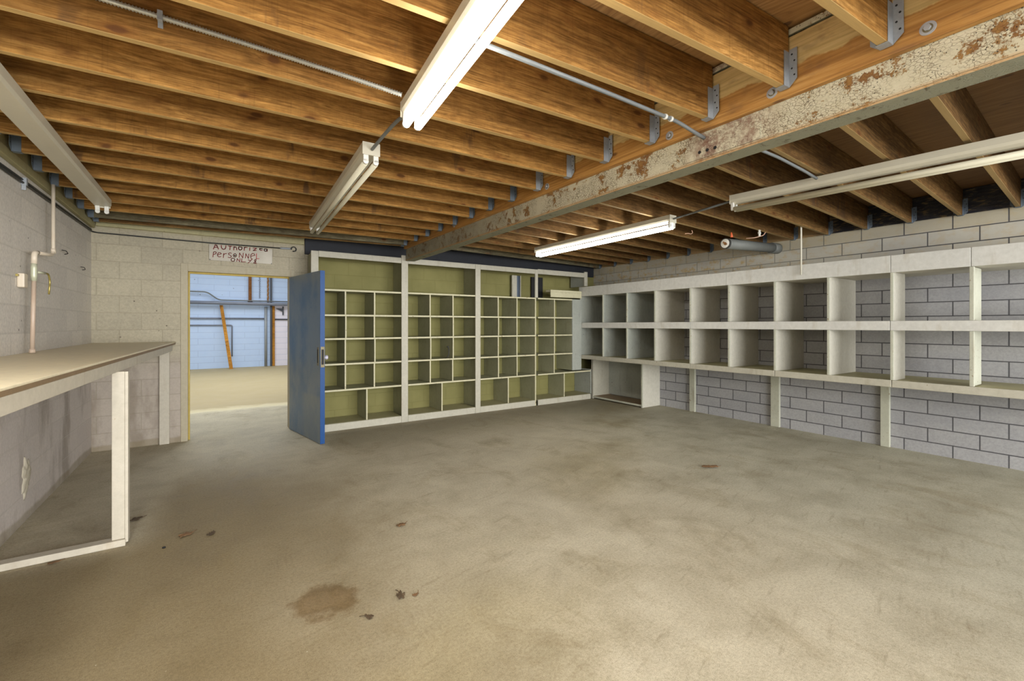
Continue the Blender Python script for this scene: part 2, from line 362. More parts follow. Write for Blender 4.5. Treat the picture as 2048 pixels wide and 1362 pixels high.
def mat_tar():
    t = NT('tar_blackened_board'); v = t.pos(); x, y, z = t.sep(v)[:3]
    n = t.noise(vscale(t, v, 3, 3, 14), 3, 5, .7); n2 = t.noise(v, 30, 4, .7)
    col = t.ramp(n, [(.42, S(22, 24, 36)), (.55, S(44, 44, 48)), (.64, S(120, 100, 62)), (.72, S(70, 62, 48))])
    tan = t.mix(n2, S(188, 158, 112), S(160, 128, 84))
    f = t.step(t.ma('ADD', y, t.ma('MULTIPLY', n, .5)), 2.7, 3.1)
    f = t.ma('MULTIPLY', f, t.step(x, 6.5, 6.7))
    col = t.mix(f, col, tan)
    return t.bsdf(col, .42, 0, n, .5, .01)
M['tar'] = mat_tar()
M['ledger'] = mat_paint('olive_cream_ledger', S(178, 170, 128), S(158, 150, 108), S(116, 104, 66))

def mat_hall(name, c1, c2):
    t = NT(name); v = t.pos(); x, y, z = t.sep(v)[:3]
    rc, fac = t.brick(t.comb(x, z, 0.0), .9, .2055, .008, .2)
    n = t.noise(v, 6, 4)
    col = t.mix(n, c1, c2); col = t.mix(t.ma('MULTIPLY', fac, .35), col, S(130, 150, 190))
    d = t.step(t.vor(t.vm('MULTIPLY', v, (1, 1, 1)), 3.2), .09, .06)
    col = t.mix(t.ma('MULTIPLY', t.ma('MULTIPLY', d, t.step(n, .5, .56)), .6), col, S(70, 80, 100))
    return t.bsdf(col, .5, 0, None)
M['hall_blue'] = mat_hall('sky_blue_block', S(186, 210, 246), S(198, 218, 248))
M['hall_white'] = mat_hall('lavender_white_block', S(232, 228, 244), S(238, 234, 246))
M['frame_yellow'] = mat_paint('yellowed_door_frame', S(196, 172, 84), S(176, 152, 66), S(140, 104, 48))
M['frame_cream'] = mat_paint('cream_door_frame', S(182, 172, 146), S(172, 162, 136), S(128, 100, 60), .70)
M['hall_plain'] = mat_metal('hall_plaster', S(200, 206, 216), S(190, 196, 208), .8, 0, 4)

# ------------------------------------------------------------------ mesh helpers
def box(bm, x0, x1, y0, y1, z0, z1):
    vs = [bm.verts.new(p) for p in ((x0,y0,z0),(x1,y0,z0),(x1,y1,z0),(x0,y1,z0),(x0,y0,z1),(x1,y0,z1),(x1,y1,z1),(x0,y1,z1))]
    for f in ((3,2,1,0),(4,5,6,7),(0,1,5,4),(1,2,6,5),(2,3,7,6),(3,0,4,7)): bm.faces.new([vs[i] for i in f])
    return vs

def prism(bm, pts, off):
    """polygon pts (3D list) extruded by vector off"""
    a = [bm.verts.new(p) for p in pts]; b = [bm.verts.new(Vector(p)+Vector(off)) for p in pts]
    n = len(a); bm.faces.new(a); bm.faces.new(b[::-1])
    for i in range(n): bm.faces.new([a[i], b[i], b[(i+1) % n], a[(i+1) % n]])
    bmesh.ops.recalc_face_normals(bm, faces=bm.faces)

def round_path(pts, r, seg=5):
    pts = [Vector(p) for p in pts]
    if r <= 0 or len(pts) < 3: return pts
    out = [pts[0]]
    for i in range(1, len(pts)-1):
        a, b, c = pts[i-1], pts[i], pts[i+1]
        d1 = (a-b); d2 = (c-b); rr = min(r, d1.length*.45, d2.length*.45)
        p, q = b+d1.normalized()*rr, b+d2.normalized()*rr
        for k in range(seg+1):
            s = k/seg; out.append((1-s)**2*p + 2*s*(1-s)*b + s*s*q)
    out.append(pts[-1]); return out

def tube(bm, pts, r, n=10, bend=0, rfun=None, cap=True):
    pts = round_path(pts, bend)
    T = [(pts[min(i+1, len(pts)-1)]-pts[max(i-1, 0)]).normalized() for i in range(len(pts))]
    up = Vector((0, 0, 1)) if abs(T[0].z) < .9 else Vector((1, 0, 0))
    u = T[0].cross(up).normalized(); rings = []
    for i, p in enumerate(pts):
        u = (u - T[i]*u.dot(T[i])).normalized(); w = T[i].cross(u)
        ri = rfun(i) if rfun else r
        rings.append([bm.verts.new(p + (u*math.cos(a)+w*math.sin(a))*ri) for a in (2*math.pi*k/n for k in range(n))])
    for A, B in zip(rings, rings[1:]):
        for k in range(n):
            f = bm.faces.new([A[k], A[(k+1) % n], B[(k+1) % n], B[k]]); f.smooth = True
    if cap:
        bm.faces.new(rings[0][::-1]); bm.faces.new(rings[-1])
    return rings

def disc(bm, c, axis, r, h, n=16):
    c = Vector(c); a = Vector(axis).normalized()
    tube(bm, [c, c+a*h], r, n)

def new_bm(): return bmesh.new()

def obj(name, bm, m, parent=None, bevel=0, smooth=False, world=True):
    bmesh.ops.recalc_face_normals(bm, faces=bm.faces)
    me = bpy.data.meshes.new(name); bm.to_mesh(me); bm.free()
    for mm in (m if isinstance(m, (list, tuple)) else [m]): me.materials.append(M[mm])
    o = bpy.data.objects.new(name, me); C.objects.link(o)
    if smooth:
        for p in me.polygons: p.use_smooth = True
    if parent is not None:
        o.parent = parent
        if world:
            o.matrix_parent_inverse = WORLD[parent.name].inverted()
            WORLD[o.name] = Matrix.Identity(4)
    else: WORLD[o.name] = Matrix.Identity(4)
    if bevel:
        b = o.modifiers.new('edge', 'BEVEL'); b.width = bevel; b.segments = 2; b.limit_method = 'ANGLE'
    return o
WORLD = {}

def B(name, m, parent, *boxes, bevel=.002):
    bm = new_bm()
    for b in boxes: box(bm, *b)
    return obj(name, bm, m, parent, bevel)

def thing(name, label, cat, loc=(0,0,0), group=None):
    o = bpy.data.objects.new(name, None); C.objects.link(o); o.location = loc; o.empty_display_size = .1
    WORLD[o.name] = Matrix.Translation(loc)
    return tag(o, label, cat, group)
def tag(o, label, cat, group=None):
    o['label'] = label; o['category'] = cat
    if not o.name.startswith('steel_beam'): o['kind'] = 'thing'
    if group: o['group'] = group
    return o
def struct(o, label=None):
    o['kind'] = 'structure'
    if label: o['label'] = label
    return o

# ------------------------------------------------------------------ room shell
XL, XR, YB, YF, ZC, YH = -1.2, 6.9, 7.1, -2.4, 3.0, 18.35
struct(B('floor', 'floor', None, (-7, 9, YF, YH+.3, -.2, 0), bevel=0))
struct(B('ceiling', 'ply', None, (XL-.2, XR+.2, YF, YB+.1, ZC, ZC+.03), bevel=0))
struct(B('wall_left', 'wall_left', None, (XL-.2, XL, YF, YB, 0, ZC), bevel=0))
struct(B('wall_right', 'wall_right', None, (XR, XR+.2, YF, YB, 0, ZC), bevel=0))
DX0, DX1, DZ = -.28, .90, 2.19
struct(B('wall_back', 'wall_back', None, (XL-.2, DX0-.02, YB, YB+.2, 0, 4.3), (DX0-.02, DX1+.02, YB, YB+.2, DZ+.02, 4.3), (DX1+.02, XR+.2, YB, YB+.2, 0, 4.3), bevel=0))
# hall beyond the doorway
struct(B('wall_hall', 'hall_blue', None, (-7, 1.76, YH, YH+.2, 0, 4.3), bevel=0))
struct(B('wall_hall_pale', 'hall_white', None, (1.76, 9, YH, YH+.2, 0, 2.26), bevel=0))
struct(B('wall_hall_upper', 'hall_blue', None, (1.76, 9, YH, YH+.2, 2.26, 4.3), bevel=0))
struct(B('wall_hall_left', 'hall_plain', None, (-7.2, -7, YB+.2, YH+.2, 0, 4.3), bevel=0))
struct(B('wall_hall_right', 'hall_plain', None, (9, 9.2, YB+.2, YH+.2, 0, 4.3), bevel=0))
struct(B('ceiling_hall', 'hall_plain', None, (-7.2, 9.2, YB+.2, YH+.2, 4.3, 4.35), bevel=0))
# door frame
fr = struct(B('trim_doorway', 'frame_cream', None,
    (DX0-.075, DX0, YB-.012, YB, 0, DZ+.10), (DX0, DX1+.07, YB-.012, YB, DZ, DZ+.10), (DX1, DX1+.07, YB-.012, YB, 0, DZ), bevel=.003), 'cream painted flat frame around the open doorway')
B('door_jamb', 'frame_cream', fr, (DX1, DX1+.02, YB, YB+.2, 0, DZ+.02))
B('door_jamb', 'frame_yellow', fr, (DX0-.02, DX0, YB, YB+.2, 0, DZ+.02), (DX0, DX1, YB, YB+.2, DZ, DZ+.02), (DX0-.0, DX0+.018, YB+.06, YB+.10, 0, DZ), (DX0+.018, DX1, YB+.06, YB+.10, DZ-.022, DZ))

# plaster patch on the wall under the bench
bm = new_bm()
bmesh.ops.create_icosphere(bm, subdivisions=4, radius=1)
for v in bm.verts:
    a_ = math.atan2(v.co.z, v.co.y); n = .8 + .16*math.sin(3*a_+1) + .12*math.sin(7*a_+.4) + .07*math.sin(13*a_)
    v.co = Vector((XL + max(v.co.x, 0)*(.016+.006*random.random()), 4.90 + v.co.y*.10*n + v.co.z*.02, .34 + v.co.z*.165*n))
pp = obj('plaster_patch', bm, 'patch', bpy.data.objects['wall_left'], smooth=True)

# ------------------------------------------------------------------ beam, header, ledgers
bm = new_bm()
box(bm, 2.44, 2.452, -1.6, 6.56, 2.49, 2.72)       # near channel face
box(bm, 2.44, 2.575, -1.6, 6.56, 2.478, 2.49)      # bottom flange
box(bm, 2.563, 2.575, -1.6, 6.56, 2.49, 2.72)
box(bm, 2.40, 2.62, -1.6, 6.56, 2.955, 2.985)      # top flange
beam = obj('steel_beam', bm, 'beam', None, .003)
tag(beam, 'long painted steel ceiling beam with white peeling paint and rust', 'beam')
sp = new_bm(); prism(sp, [(2.4385, 1.24, 2.50), (2.4385, 1.70, 2.50), (2.4385, 1.70, 2.585), (2.4385, 1.62, 2.60), (2.4385, 1.24, 2.625)], (-.006, 0, 0))
spl = obj('splice_plate', sp, 'beam', beam, .001)
hb = new_bm()
for yy, zz in ((1.50, 2.535), (1.55, 2.537), (1.60, 2.539)): disc(hb, (2.4320, yy, zz), (-1, 0, 0), .010, .002, 10)
obj('bolt_hole', hb, 'black', spl)

hd = B('header_board', 'header', None, (2.402, 2.438, -1.6, 6.55, 2.652, 2.945), bevel=.003)
tag(hd, 'orange water-stained header board bolted along the steel beam, joists hung from it', 'board')
for yb in (.56, 1.166, 1.79, 3.04, 4.84):
    bb = new_bm(); disc(bb, (2.4015, yb, 2.700), (-1, 0, 0), .027, .003, 24); bo = obj('bolt', bb, 'washer', hd)
    bb = new_bm(); disc(bb, (2.3984, yb, 2.700), (-1, 0, 0), .017, .0015, 20); obj('dark_ring', bb, 'plate', bo)
    bb = new_bm(); disc(bb, (2.3968, yb, 2.700), (-1, 0, 0), .0125, .010, 6); obj('bolt_head', bb, 'washer', bo)
hd2 = B('header_board', 'joist_dim', None, (2.577, 2.612, -1.6, 6.55, 2.652, 2.945), bevel=.003)
tag(hd2, 'brown header board on the grey block wall side of the steel beam', 'board')

ll = B('ledger_board', 'ledger', None, (-1.198, -1.160, -1.6, 7.05, 2.635, 2.70), (-1.198, -1.172, -1.6, 7.05, 2.70, 2.995), bevel=.003)
tag(ll, 'olive cream painted ledger along the top of the bench wall', 'board')
lb = B('ledger_board', 'ledger', None, (-1.155, 1.09, 7.060, 7.098, 2.665, 2.995), bevel=.003)
tag(lb, 'olive cream ledger above the doorway and hand lettered sign', 'board')
rb = B('rim_board', 'tar', None, (6.872, 6.898, -1.6, 7.05, 2.722, 2.995), bevel=.002)
tag(rb, 'tar blackened rim board on top of the grey block wall', 'board')
rb2 = B('rim_board', 'duct_black', None, (1.10, 6.86, 7.055, 7.098, 2.53, 2.995), bevel=.002)
tag(rb2, 'dark board high on the wall above the cubby shelves', 'board')

# ------------------------------------------------------------------ joists
ORD = ['', 'first', 'second', 'third', 'fourth', 'fifth', 'sixth', 'seventh', 'eighth', 'ninth', 'tenth', 'eleventh', 'twelfth', 'thirteenth', 'fourteenth', 'fifteenth', 'sixteenth', 'seventeenth', 'eighteenth']
JT, JZ0, JZ1 = .038, 2.690, 2.992
def joist_mesh(L, name):
    bm = new_bm(); box(bm, 0, L, 0, JT, 0, JZ1-JZ0); me_o = obj(name, bm, 'joist', None, .003); return me_o
def hanger_mesh(bm, x, sgn):
    """steel joist hanger at local x; sgn +1 header on +x side"""
    e = .0015; h = .17
    x0, x1 = (x-.048, x) if sgn > 0 else (x, x+.048)
    box(bm, x0, x1, -e-.002, -e, -.004, h); box(bm, x0, x1, JT+e, JT+e+.002, -.004, h)
    box(bm, x0, x1, -e-.002, JT+e+.002, -.005, -.002)
    fx0, fx1 = (x-.002, x) if sgn > 0 else (x, x+.002)
    for y0, s in ((-e-.002, -1), (JT+e+.002, 1)):
        a, b = (y0-.036, y0) if s < 0 else (y0, y0+.036)
        far = a if s < 0 else b
        nr = b if s < 0 else a
        prism(bm, [(fx0, nr, -.004), (fx0, far, .03), (fx0, far, h+.012), (fx0, nr, h+.012)], (fx1-fx0, 0, 0))
        for q in (.05, .085, .12, .155):
            yy = (a+b)/2 + (.006 if int(q*1000) % 2 else -.006)
            n0 = len(bm.faces); disc(bm, (fx0 if sgn > 0 else fx1, yy, q), (-sgn, 0, 0), .0045, .0012, 8)
            for f in list(bm.faces)[n0:]: f.material_index = 1

def joist(name, a, b, k, mat, label, group, z0, end_mat):
    """a: (x,y) at low-x end, b: (x,y) at high-x end"""
    a, b = Vector((a[0], a[1])), Vector((b[0], b[1])); d = b-a
    bm = new_bm(); box(bm, 0, d.length, 0, JT, 0, JZ1-z0)
    o = obj(name, bm, mat, None, .003); o.location = (a.x, a.y, z0); o.rotation_euler = (0, 0, math.atan2(d.y, d.x))
    tag(o, label, 'joist', group)
    h = new_bm(); hanger_mesh(h, d.length+.001, 1); obj('joist_hanger', h, [end_mat[1], 'black'], o, world=False)
    h = new_bm(); hanger_mesh(h, -.001, -1); obj('joist_hanger', h, [end_mat[0], 'black'], o, world=False)
    return o
for k in range(-1, 16):
    yb = .672+.4085*k
    yl = 2.85+.3925*(k-5) if k <= 9 else 4.42+.445*(k-9)
    if k == 15: yb, yl = 6.515, 6.99
    num = ORD[16-k]
    if k == 14: lab = 'weathered grey joist above the doorway, second from doorway wall, bench side of beam'
    else: lab = 'golden pine joist between bench wall and steel beam, %s from the doorway wall' % num
    m = 'joist_grey' if k == 14 else ('joist_dim' if k == 15 else 'joist')
    if k == 15: yb = 6.50; yl = 6.90
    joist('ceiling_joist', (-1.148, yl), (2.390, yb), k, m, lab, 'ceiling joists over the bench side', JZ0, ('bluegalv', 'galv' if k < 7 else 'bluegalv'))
for k in range(-1, 15):
    yb = .672+.4085*k; yr = .885+.4265*k
    if k == 14: yb, yr = 6.40, 6.85
    num = ORD[15-k]
    lab = 'brown joist between steel beam and grey block wall, %s from the doorway wall' % num
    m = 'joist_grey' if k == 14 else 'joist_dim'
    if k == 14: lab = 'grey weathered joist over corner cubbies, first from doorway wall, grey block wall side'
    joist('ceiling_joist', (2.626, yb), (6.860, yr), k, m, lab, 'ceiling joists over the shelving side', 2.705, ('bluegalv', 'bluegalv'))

# ------------------------------------------------------------------ fluorescent fixtures
def fixture(far, near, label, lit, tubes=True, z=2.555):
    """far end and near end centre points on the floor plan"""
    f, n = Vector((far[0], far[1], 0))*1.0243, Vector((near[0], near[1], 0))*1.0243; d = (f-n); L = d.length
    root = thing('ceiling_fixture', label, 'light fixture', ((f.x+n.x)/2, (f.y+n.y)/2, z), 'fluorescent strip fixtures under the joists')
    root.rotation_euler = (0, 0, math.atan2(d.y, d.x)); h = L/2
    bm = new_bm()                                   # local x along the fixture
    prof = [(-.054, .125), (-.054, .080), (-.046, .062), (-.020, .046), (.020, .046), (.046, .062), (.054, .080), (.054, .125)] if tubes else \
           [(-.064, .125), (-.064, .072), (-.054, .056), (.054, .056), (.064, .072), (.064, .125)]
    prism(bm, [(-h, y, zz) for y, zz in prof], (L, 0, 0))
    obj('housing', bm, 'fixture', root, .002, world=False)
    bm = new_bm(); box(bm, .02, .13, -.0555, -.0545, .086, .090); box(bm, .10, .103, -.0555, -.0545, .082, .122); obj('seam_clip', bm, 'plate', root, world=False)
    for e in (-1, 1):
        bm = new_bm(); x0, x1 = sorted((e*(h+.001), e*(h+.004))); box(bm, x0, x1, -.056, .056, .044, .126); obj('end_plate', bm, 'fixture', root, .001, world=False)
        for s in (-.032, .032):
            bm = new_bm(); xa, xb = sorted((e*(h-.004), e*(h-.026)))
            if e > 0 or True:
                box(bm, xa, xb, s-.016, s+.016, .004, .056); disc(bm, (xa, s, .004), (1, 0, 0), .0175, xb-xa, 14)
            obj('lamp_holder', bm, 'socket', root, .002, world=False)
    if tubes:
        for s in (-.032, .032):
            bm = new_bm(); tube(bm, [(-h+.027, s, 0), (h-.027, s, 0)], .0185, 16); obj('fluorescent_tube', bm, 'tube_on' if lit else 'tube_off', root, world=False)
    return root
fixture((.854, 2.224), (.650, -.20), 'bright lit two-tube fluorescent fixture nearest, coming in at the top', True)
fixture((.937, 5.38), (.828, 2.84), 'unlit two-tube fluorescent fixture hung in line beyond the bright one', False)
fixture((-.851, 5.483), (-.840, 2.45), 'empty fluorescent fixture without tubes above the workbench', False, tubes=False)
fixture((3.866, 2.218), (4.144, -.206), 'long unlit fluorescent fixture on shelving side, joined to a lit one by conduit', False)
fixture((4.027, 5.327), (4.012, 2.95), 'lit two-tube fluorescent fixture near the corner cubby shelves', True)

# ------------------------------------------------------------------ conduits and wires on the ceiling
def pipe(name, label, cat, pts, r, m, bend=.06, n=10, group=None):
    bm = new_bm(); tube(bm, pts, r, n, bend); o = obj(name, bm, m, None, smooth=True); tag(o, label, cat, group); return o
# armoured flexible conduit clipped to a joist
def fy(x): return 2.455 + (2.305-2.455)*(x+1.156)/3.555     # near face of the fourth joist
A = [Vector((x, fy(x)-.016-(.0 if x < .1 else .13*((x-.1)/.68)**2), 2.83-.035*(x+.9)-(.082*((x-.1)/.68)**2 if x > .1 else 0))) for x in [-.9+i*.0683 for i in range(26)] if x < .82]
dense = []
for a, b in zip(A, A[1:]):
    for i in range(12): dense.append(a.lerp(b, i/12))
bm = new_bm(); tube(bm, dense, .010, 10, 0, rfun=lambda i: .0135 if i % 2 else .0085)
fx = obj('ceiling_flexible_conduit', bm, 'flex', None); tag(fx, 'ribbed silver armoured conduit running along joist face to bright lit fixture', 'conduit')
xs = -.19
bm = new_bm(); box(bm, xs-.009, xs+.009, fy(xs)-.034, fy(xs)-.031, 2.788, 2.825); box(bm, xs-.009, xs+.009, fy(xs)-.031, fy(xs)-.001, 2.822, 2.825); box(bm, xs-.009, xs+.009, fy(xs)-.005, fy(xs)-.001, 2.765, 2.790); box(bm, xs-.009, xs+.009, fy(xs)-.034, fy(xs)-.003, 2.786, 2.789)
obj('strap', bm, 'galv', fx)
pipe('ceiling_conduit', 'grey conduit linking the bright lit fixture to unlit fixture in line beyond', 'conduit', [(.875, 2.292, 2.635), (.872, 2.45, 2.668), (.868, 2.66, 2.668), (.850, 2.896, 2.635)], .010, 'conduit', .08)
g1 = pipe('ceiling_conduit', 'grey conduit along joist from bright lit fixture to hole in beam', 'conduit', [(.888, 1.60, 2.665), (1.7, 1.60, 2.672), (2.22, 1.60, 2.67), (2.34, 1.58, 2.635), (2.431, 1.57, 2.615)], .0108, 'conduit', .10)
bm = new_bm(); tube(bm, [(2.10, 1.60, 2.67), (2.115, 1.60, 2.67)], .0150, 12); tube(bm, [(2.15, 1.60, 2.67), (2.165, 1.60, 2.67)], .0150, 12); obj('coupling_ring', bm, 'socket', g1)
pipe('ceiling_conduit', 'grey conduit from the steel beam over to long unlit fixture', 'conduit', [(2.62, 1.545, 2.665), (3.3, 1.56, 2.678), (3.75, 1.58, 2.672), (3.955, 1.583, 2.655)], .0105, 'conduit', .08)
pipe('ceiling_conduit', 'thin grey conduit joining long unlit fixture to lit corner fixture', 'conduit', [(3.962, 2.286, 2.64), (4.110, 3.010, 2.64)], .010, 'conduit', 0)
pipe('ceiling_conduit', 'white conduit bent down from joists in front of the shelf fascia', 'conduit', [(4.70, 2.555, 2.99), (4.72, 2.555, 2.93), (5.25, 2.57, 2.93), (6.02, 2.60, 2.95), (6.07, 2.60, 2.93), (6.07, 2.60, 2.12)], .0105, 'whitepipe', .16)

# grey pipe sleeve sticking out of the block wall
ps = thing('pipe_sleeve', 'grey pipe stub projecting from block wall with pale crusted open end', 'pipe', (6.2, 3.27, 2.60))
bm = new_bm(); tube(bm, [(5.560, 3.275, 2.560), (6.72, 3.275, 2.615)], .066, 24); obj('pipe_body', bm, 'greypipe', ps, smooth=False)
bm = new_bm(); tube(bm, [(6.72, 3.275, 2.615), (6.898, 3.275, 2.622)], .076, 24); obj('collar', bm, 'greypipe', ps)
bm = new_bm(); tube(bm, [(5.535, 3.273, 2.559), (5.559, 3.274, 2.560)], .069, 24); obj('end_ring', bm, 'darkwire', ps)
bm = new_bm()
bmesh.ops.create_icosphere(bm, subdivisions=3, radius=.058)
for v in bm.verts: v.co = Vector((5.531 - max(0, -v.co.x)*.18*random.uniform(.4, 1.3), 3.273+v.co.y, 2.559+v.co.z))
obj('crusted_end', bm, 'socket', ps)
bm = new_bm()
for (yy, zz, rr) in ((3.265, 2.555, .020), (3.285, 2.572, .012), (3.250, 2.545, .010)): disc(bm, (5.523, yy, zz), (-1, 0, 0), rr, .006, 9)
obj('rust_spot', bm, 'rust', ps)
bm = new_bm(); tube(bm, [(5.56, 3.20, 2.630), (5.555, 3.20, 2.66), (5.55, 3.20, 2.695)], .016, 8, 0, rfun=lambda i: (.018, .014, .006)[i]); tag(obj('wire_nut', bm, 'orange', None), 'small orange wire nut standing above the open end of pipe stub', 'wire connector')
pipe('hanging_wire', 'pale pinkish wire dangling from joist above grey pipe stub', 'wire', [(5.93, 2.96, 2.70), (5.92, 2.98, 2.66), (5.84, 3.05, 2.63), (5.76, 3.12, 2.625)], .006, 'pinkwire', .05, 8)
bm = new_bm(); box(bm, 5.72, 5.75, 2.93, 2.945, 2.62, 2.70); box(bm, 5.715, 5.755, 2.925, 2.95, 2.655, 2.668); tag(obj('hanging_clip', bm, 'socket', None, .002), 'small white clip hanging under joist next to the pink wire', 'clip')
pipe('hanging_wire', 'short curled pale wire stub on joist near lit corner fixture', 'wire', [(5.00, 3.40, 2.69), (5.01, 3.39, 2.66), (4.97, 3.39, 2.635), (4.93, 3.40, 2.645), (4.88, 3.41, 2.635)], .005, 'pinkwire', .03, 6)

# ------------------------------------------------------------------ wall services, bench side
wp = thing('water_pipe', 'cream painted water pipe dropping down the bench wall with lever valve', 'pipe', (-1.13, 5.0, 1.30))
bm = new_bm(); tube(bm, [(-1.13, 5.285, 2.684), (-1.13, 5.285, 2.12), (-1.13, 5.25, 2.085), (-1.13, 4.86, 2.052)], .0125, 12, .03); obj('upper_pipe', bm, 'cream_pipe', wp)
bm = new_bm(); tube(bm, [(-1.13, 4.87, 2.053), (-1.13, 4.81, 2.045), (-1.13, 4.80, 1.96)], .0175, 12, .05); obj('elbow', bm, 'cream_pipe', wp)
bm = new_bm(); tube(bm, [(-1.13, 5.285, 2.145), (-1.13, 5.285, 2.105)], .0165, 14); obj('elbow', bm, 'cream_pipe', wp)
bm = new_bm(); tube(bm, [(-1.13, 4.80, 1.965), (-1.13, 4.80, 1.93), (-1.13, 4.80, 1.87), (-1.13, 4.80, 1.83)], .036, 8, 0, rfun=lambda i: (.016, .020, .020, .016)[i])
tube(bm, [(-1.12, 4.81, 1.90), (-1.09, 4.89, 1.90)], .009, 8); va = obj('valve_body', bm, 'valve', wp)
bm = new_bm(); tube(bm, [(-1.092, 4.885, 1.90), (-1.082, 4.935, 1.90), (-1.08, 4.965, 1.84), (-1.08, 4.935, 1.74)], .0065, 8, .03); obj('lever', bm, 'brass', va)
bm = new_bm(); tube(bm, [(-1.13, 4.80, 1.84), (-1.13, 4.76, 1.30)], .0135, 12); obj('lower_pipe', bm, 'bronze_pipe', wp)
bm = new_bm(); tube(bm, [(-1.13, 4.762, 1.318), (-1.13, 4.760, 1.288)], .018, 14); obj('collar', bm, 'bronze_pipe', wp)
jb = new_bm(); box(jb, -1.199, -1.159, 4.715, 4.790, 1.775, 1.880)
jbo = obj('junction_box', jb, 'cream_pipe', None, .008); tag(jbo, 'small cream junction box beside the water pipe on bench wall', 'junction box')
bm = new_bm(); box(bm, -1.199, -1.185, 4.690, 4.713, 1.855, 1.870); obj('lug', bm, 'brass', jbo)
cb = [(-1.186, 3.9, 2.545), (-1.186, 4.81, 2.562), (-1.186, 7.06, 2.592), (-1.15, 7.086, 2.588), (-.045, 7.086, 2.578), (.776, 7.086, 2.588)]
wc = thing('steel_cable', 'thin dark cable strung along both walls, ending in hook over the doorway', 'cable', (-1.1, 7.0, 2.59))
bm = new_bm(); tube(bm, cb, .008, 8, .03); tube(bm, [(-1.19, 3.9, 2.572), (-1.19, 4.81, 2.586), (-1.19, 7.04, 2.612)], .007, 8, 0); obj('cable_run', bm, 'darkwire', wc)
bm = new_bm(); tube(bm, [(.776, 7.084, 2.588), (.80, 7.084, 2.589), (.90, 7.084, 2.592), (.915, 7.084, 2.592)], .012, 10, 0, rfun=lambda i: (.010, .015, .015, .010)[i]); obj('turnbuckle', bm, 'galv', wc)
bm = new_bm(); tube(bm, [(.955+.032*math.cos(a), 7.084, 2.590+.032*math.sin(a)) for a in [math.radians(200-i*22) for i in range(15)]], .008, 8); obj('hook', bm, 'darkwire', wc)
bm = new_bm(); box(bm, -1.198, -1.168, 4.795, 4.825, 2.545, 2.60); box(bm, -1.196, -1.172, 4.80, 4.81, 2.51, 2.56); obj('wall_clip', bm, 'galv', wc)
for (y, z) in ((5.85, 2.18), (6.55, 2.10)):
    bm = new_bm(); tube(bm, [(-1.199, y+.12, z), (-1.17, y+.10, z+.005), (-1.165, y, z+.02), (-1.168, y-.12, z+.01)], .004, 6, .02)
    tag(obj('wire_hook', bm, 'darkwire', None), 'bent dark wire hook on bench wall, %s' % ('the one closer to the pipe' if y < 6 else 'the one closer to the corner'), 'hook')

# ------------------------------------------------------------------ sign
F_, s_, c_ = 890.0, math.sin(math.radians(33.8)), math.cos(math.radians(33.8))
YS = 7.083
sg = thing('warning_sign', 'pale sheet sign hand lettered in red authorized personnel only above doorway', 'sign', (.31, 7.09, 2.35))
B('sign_sheet', 'sign', sg, (-.055, .680, YS, YS+.012, 2.352, 2.562), bevel=.001)
def sp_(x, y):          # sketch units of the lettering to the sheet plane
    u, v = 410+x/10.78, 475+y/10.78; a = (u-1024)/F_; b = (649.5-v)/F_
    t = YS/(c_-a*s_); return ((a*c_+s_)*t, 1.5+b*t)
def ell(cx, cy, rx, ry, a0=0, a1=360): return [(cx+rx*math.cos(math.radians(a0+(a1-a0)*i/14)), cy+ry*math.sin(math.radians(a0+(a1-a0)*i/14))) for i in range(15)]
LET = [
 [[(180,250),(222,142)],[(222,142),(262,180)],[(250,142),(290,250)],[(200,212),(275,212)]],
 [[(350,150),(355,215),(375,248),(402,256),(432,246),(447,220),(450,155)]],
 [[(542,160),(535,265)],[(505,163),(582,170)]],
 [[(625,165),(620,270)],[(622,222),(645,205),(668,208),(680,232),(685,270)]],
 [ell(760,228,38,42)], [[(850,190),(845,278)],[(848,222),(870,200),(908,196)]], [[(966,192),(962,280)]],
 [[(1040,205),(1112,200),(1042,280),(1106,276)]],
 [[(1178,242),(1236,236),(1228,214),(1200,208),(1180,228),(1180,262),(1200,276),(1234,272)]],
 [[(1342,208),(1340,300)], ell(1306,268,30,30)],
 [[(186,310),(170,420)],[(184,316),(215,306),(242,318),(232,350),(180,366)]],
 [[(268,375),(352,352),(330,328),(295,328),(270,358),(272,398),(300,418),(344,410)]],
 [[(402,345),(395,435)],[(400,378),(425,352),(466,346)]],
 [[(572,342),(540,330),(508,344),(512,368),(558,392),(568,418),(540,436),(498,428)]],
 [ell(645,386,34,36), ell(645,390,8,8)],
 [[(735,430),(745,335),(815,440),(825,335)]], [[(870,445),(880,350),(935,452),(945,355)]],
 [[(985,408),(1074,384),(1058,352),(1020,345),(990,372),(985,425),(1005,462)]],
 [[(1110,350),(1108,456),(1166,456)]],
 [ell(602,480,40,34)], [[(685,515),(695,455),(745,520),(755,455)]], [[(795,455),(786,526),(876,526)]],
 [[(930,480),(952,494),(978,496)],[(1022,460),(975,512),(928,550)]],
 [[(1100,470),(1074,478),(1066,500),(1092,520),(1096,540),(1072,556),(1050,548),(1072,526),(1100,500),(1100,470)],[(1080,556),(1106,556)]],
]
for i, L in enumerate(LET):
    bm = new_bm(); wdt = .0105 if i < 10 else .0085
    for st in L:
        P = [Vector(sp_(*p)) for p in st]
        P = [Vector((p.x, min(p.y, 2.558))) for p in P]
        for a, b in zip(P, P[1:]):
            d = (b-a)
            if d.length < 1e-5: continue
            d.normalize(); n = Vector((-d.y, d.x))*wdt*.55; a2, b2 = a-d*wdt*.35, b+d*wdt*.35
            vs = [bm.verts.new((q.x, YS-.0015, q.y)) for q in (a2+n, b2+n, b2-n, a2-n)]; bm.faces.new(vs)
    obj('letter', bm, 'signbright' if i == 18 else 'signred', sg)
bm = new_bm()
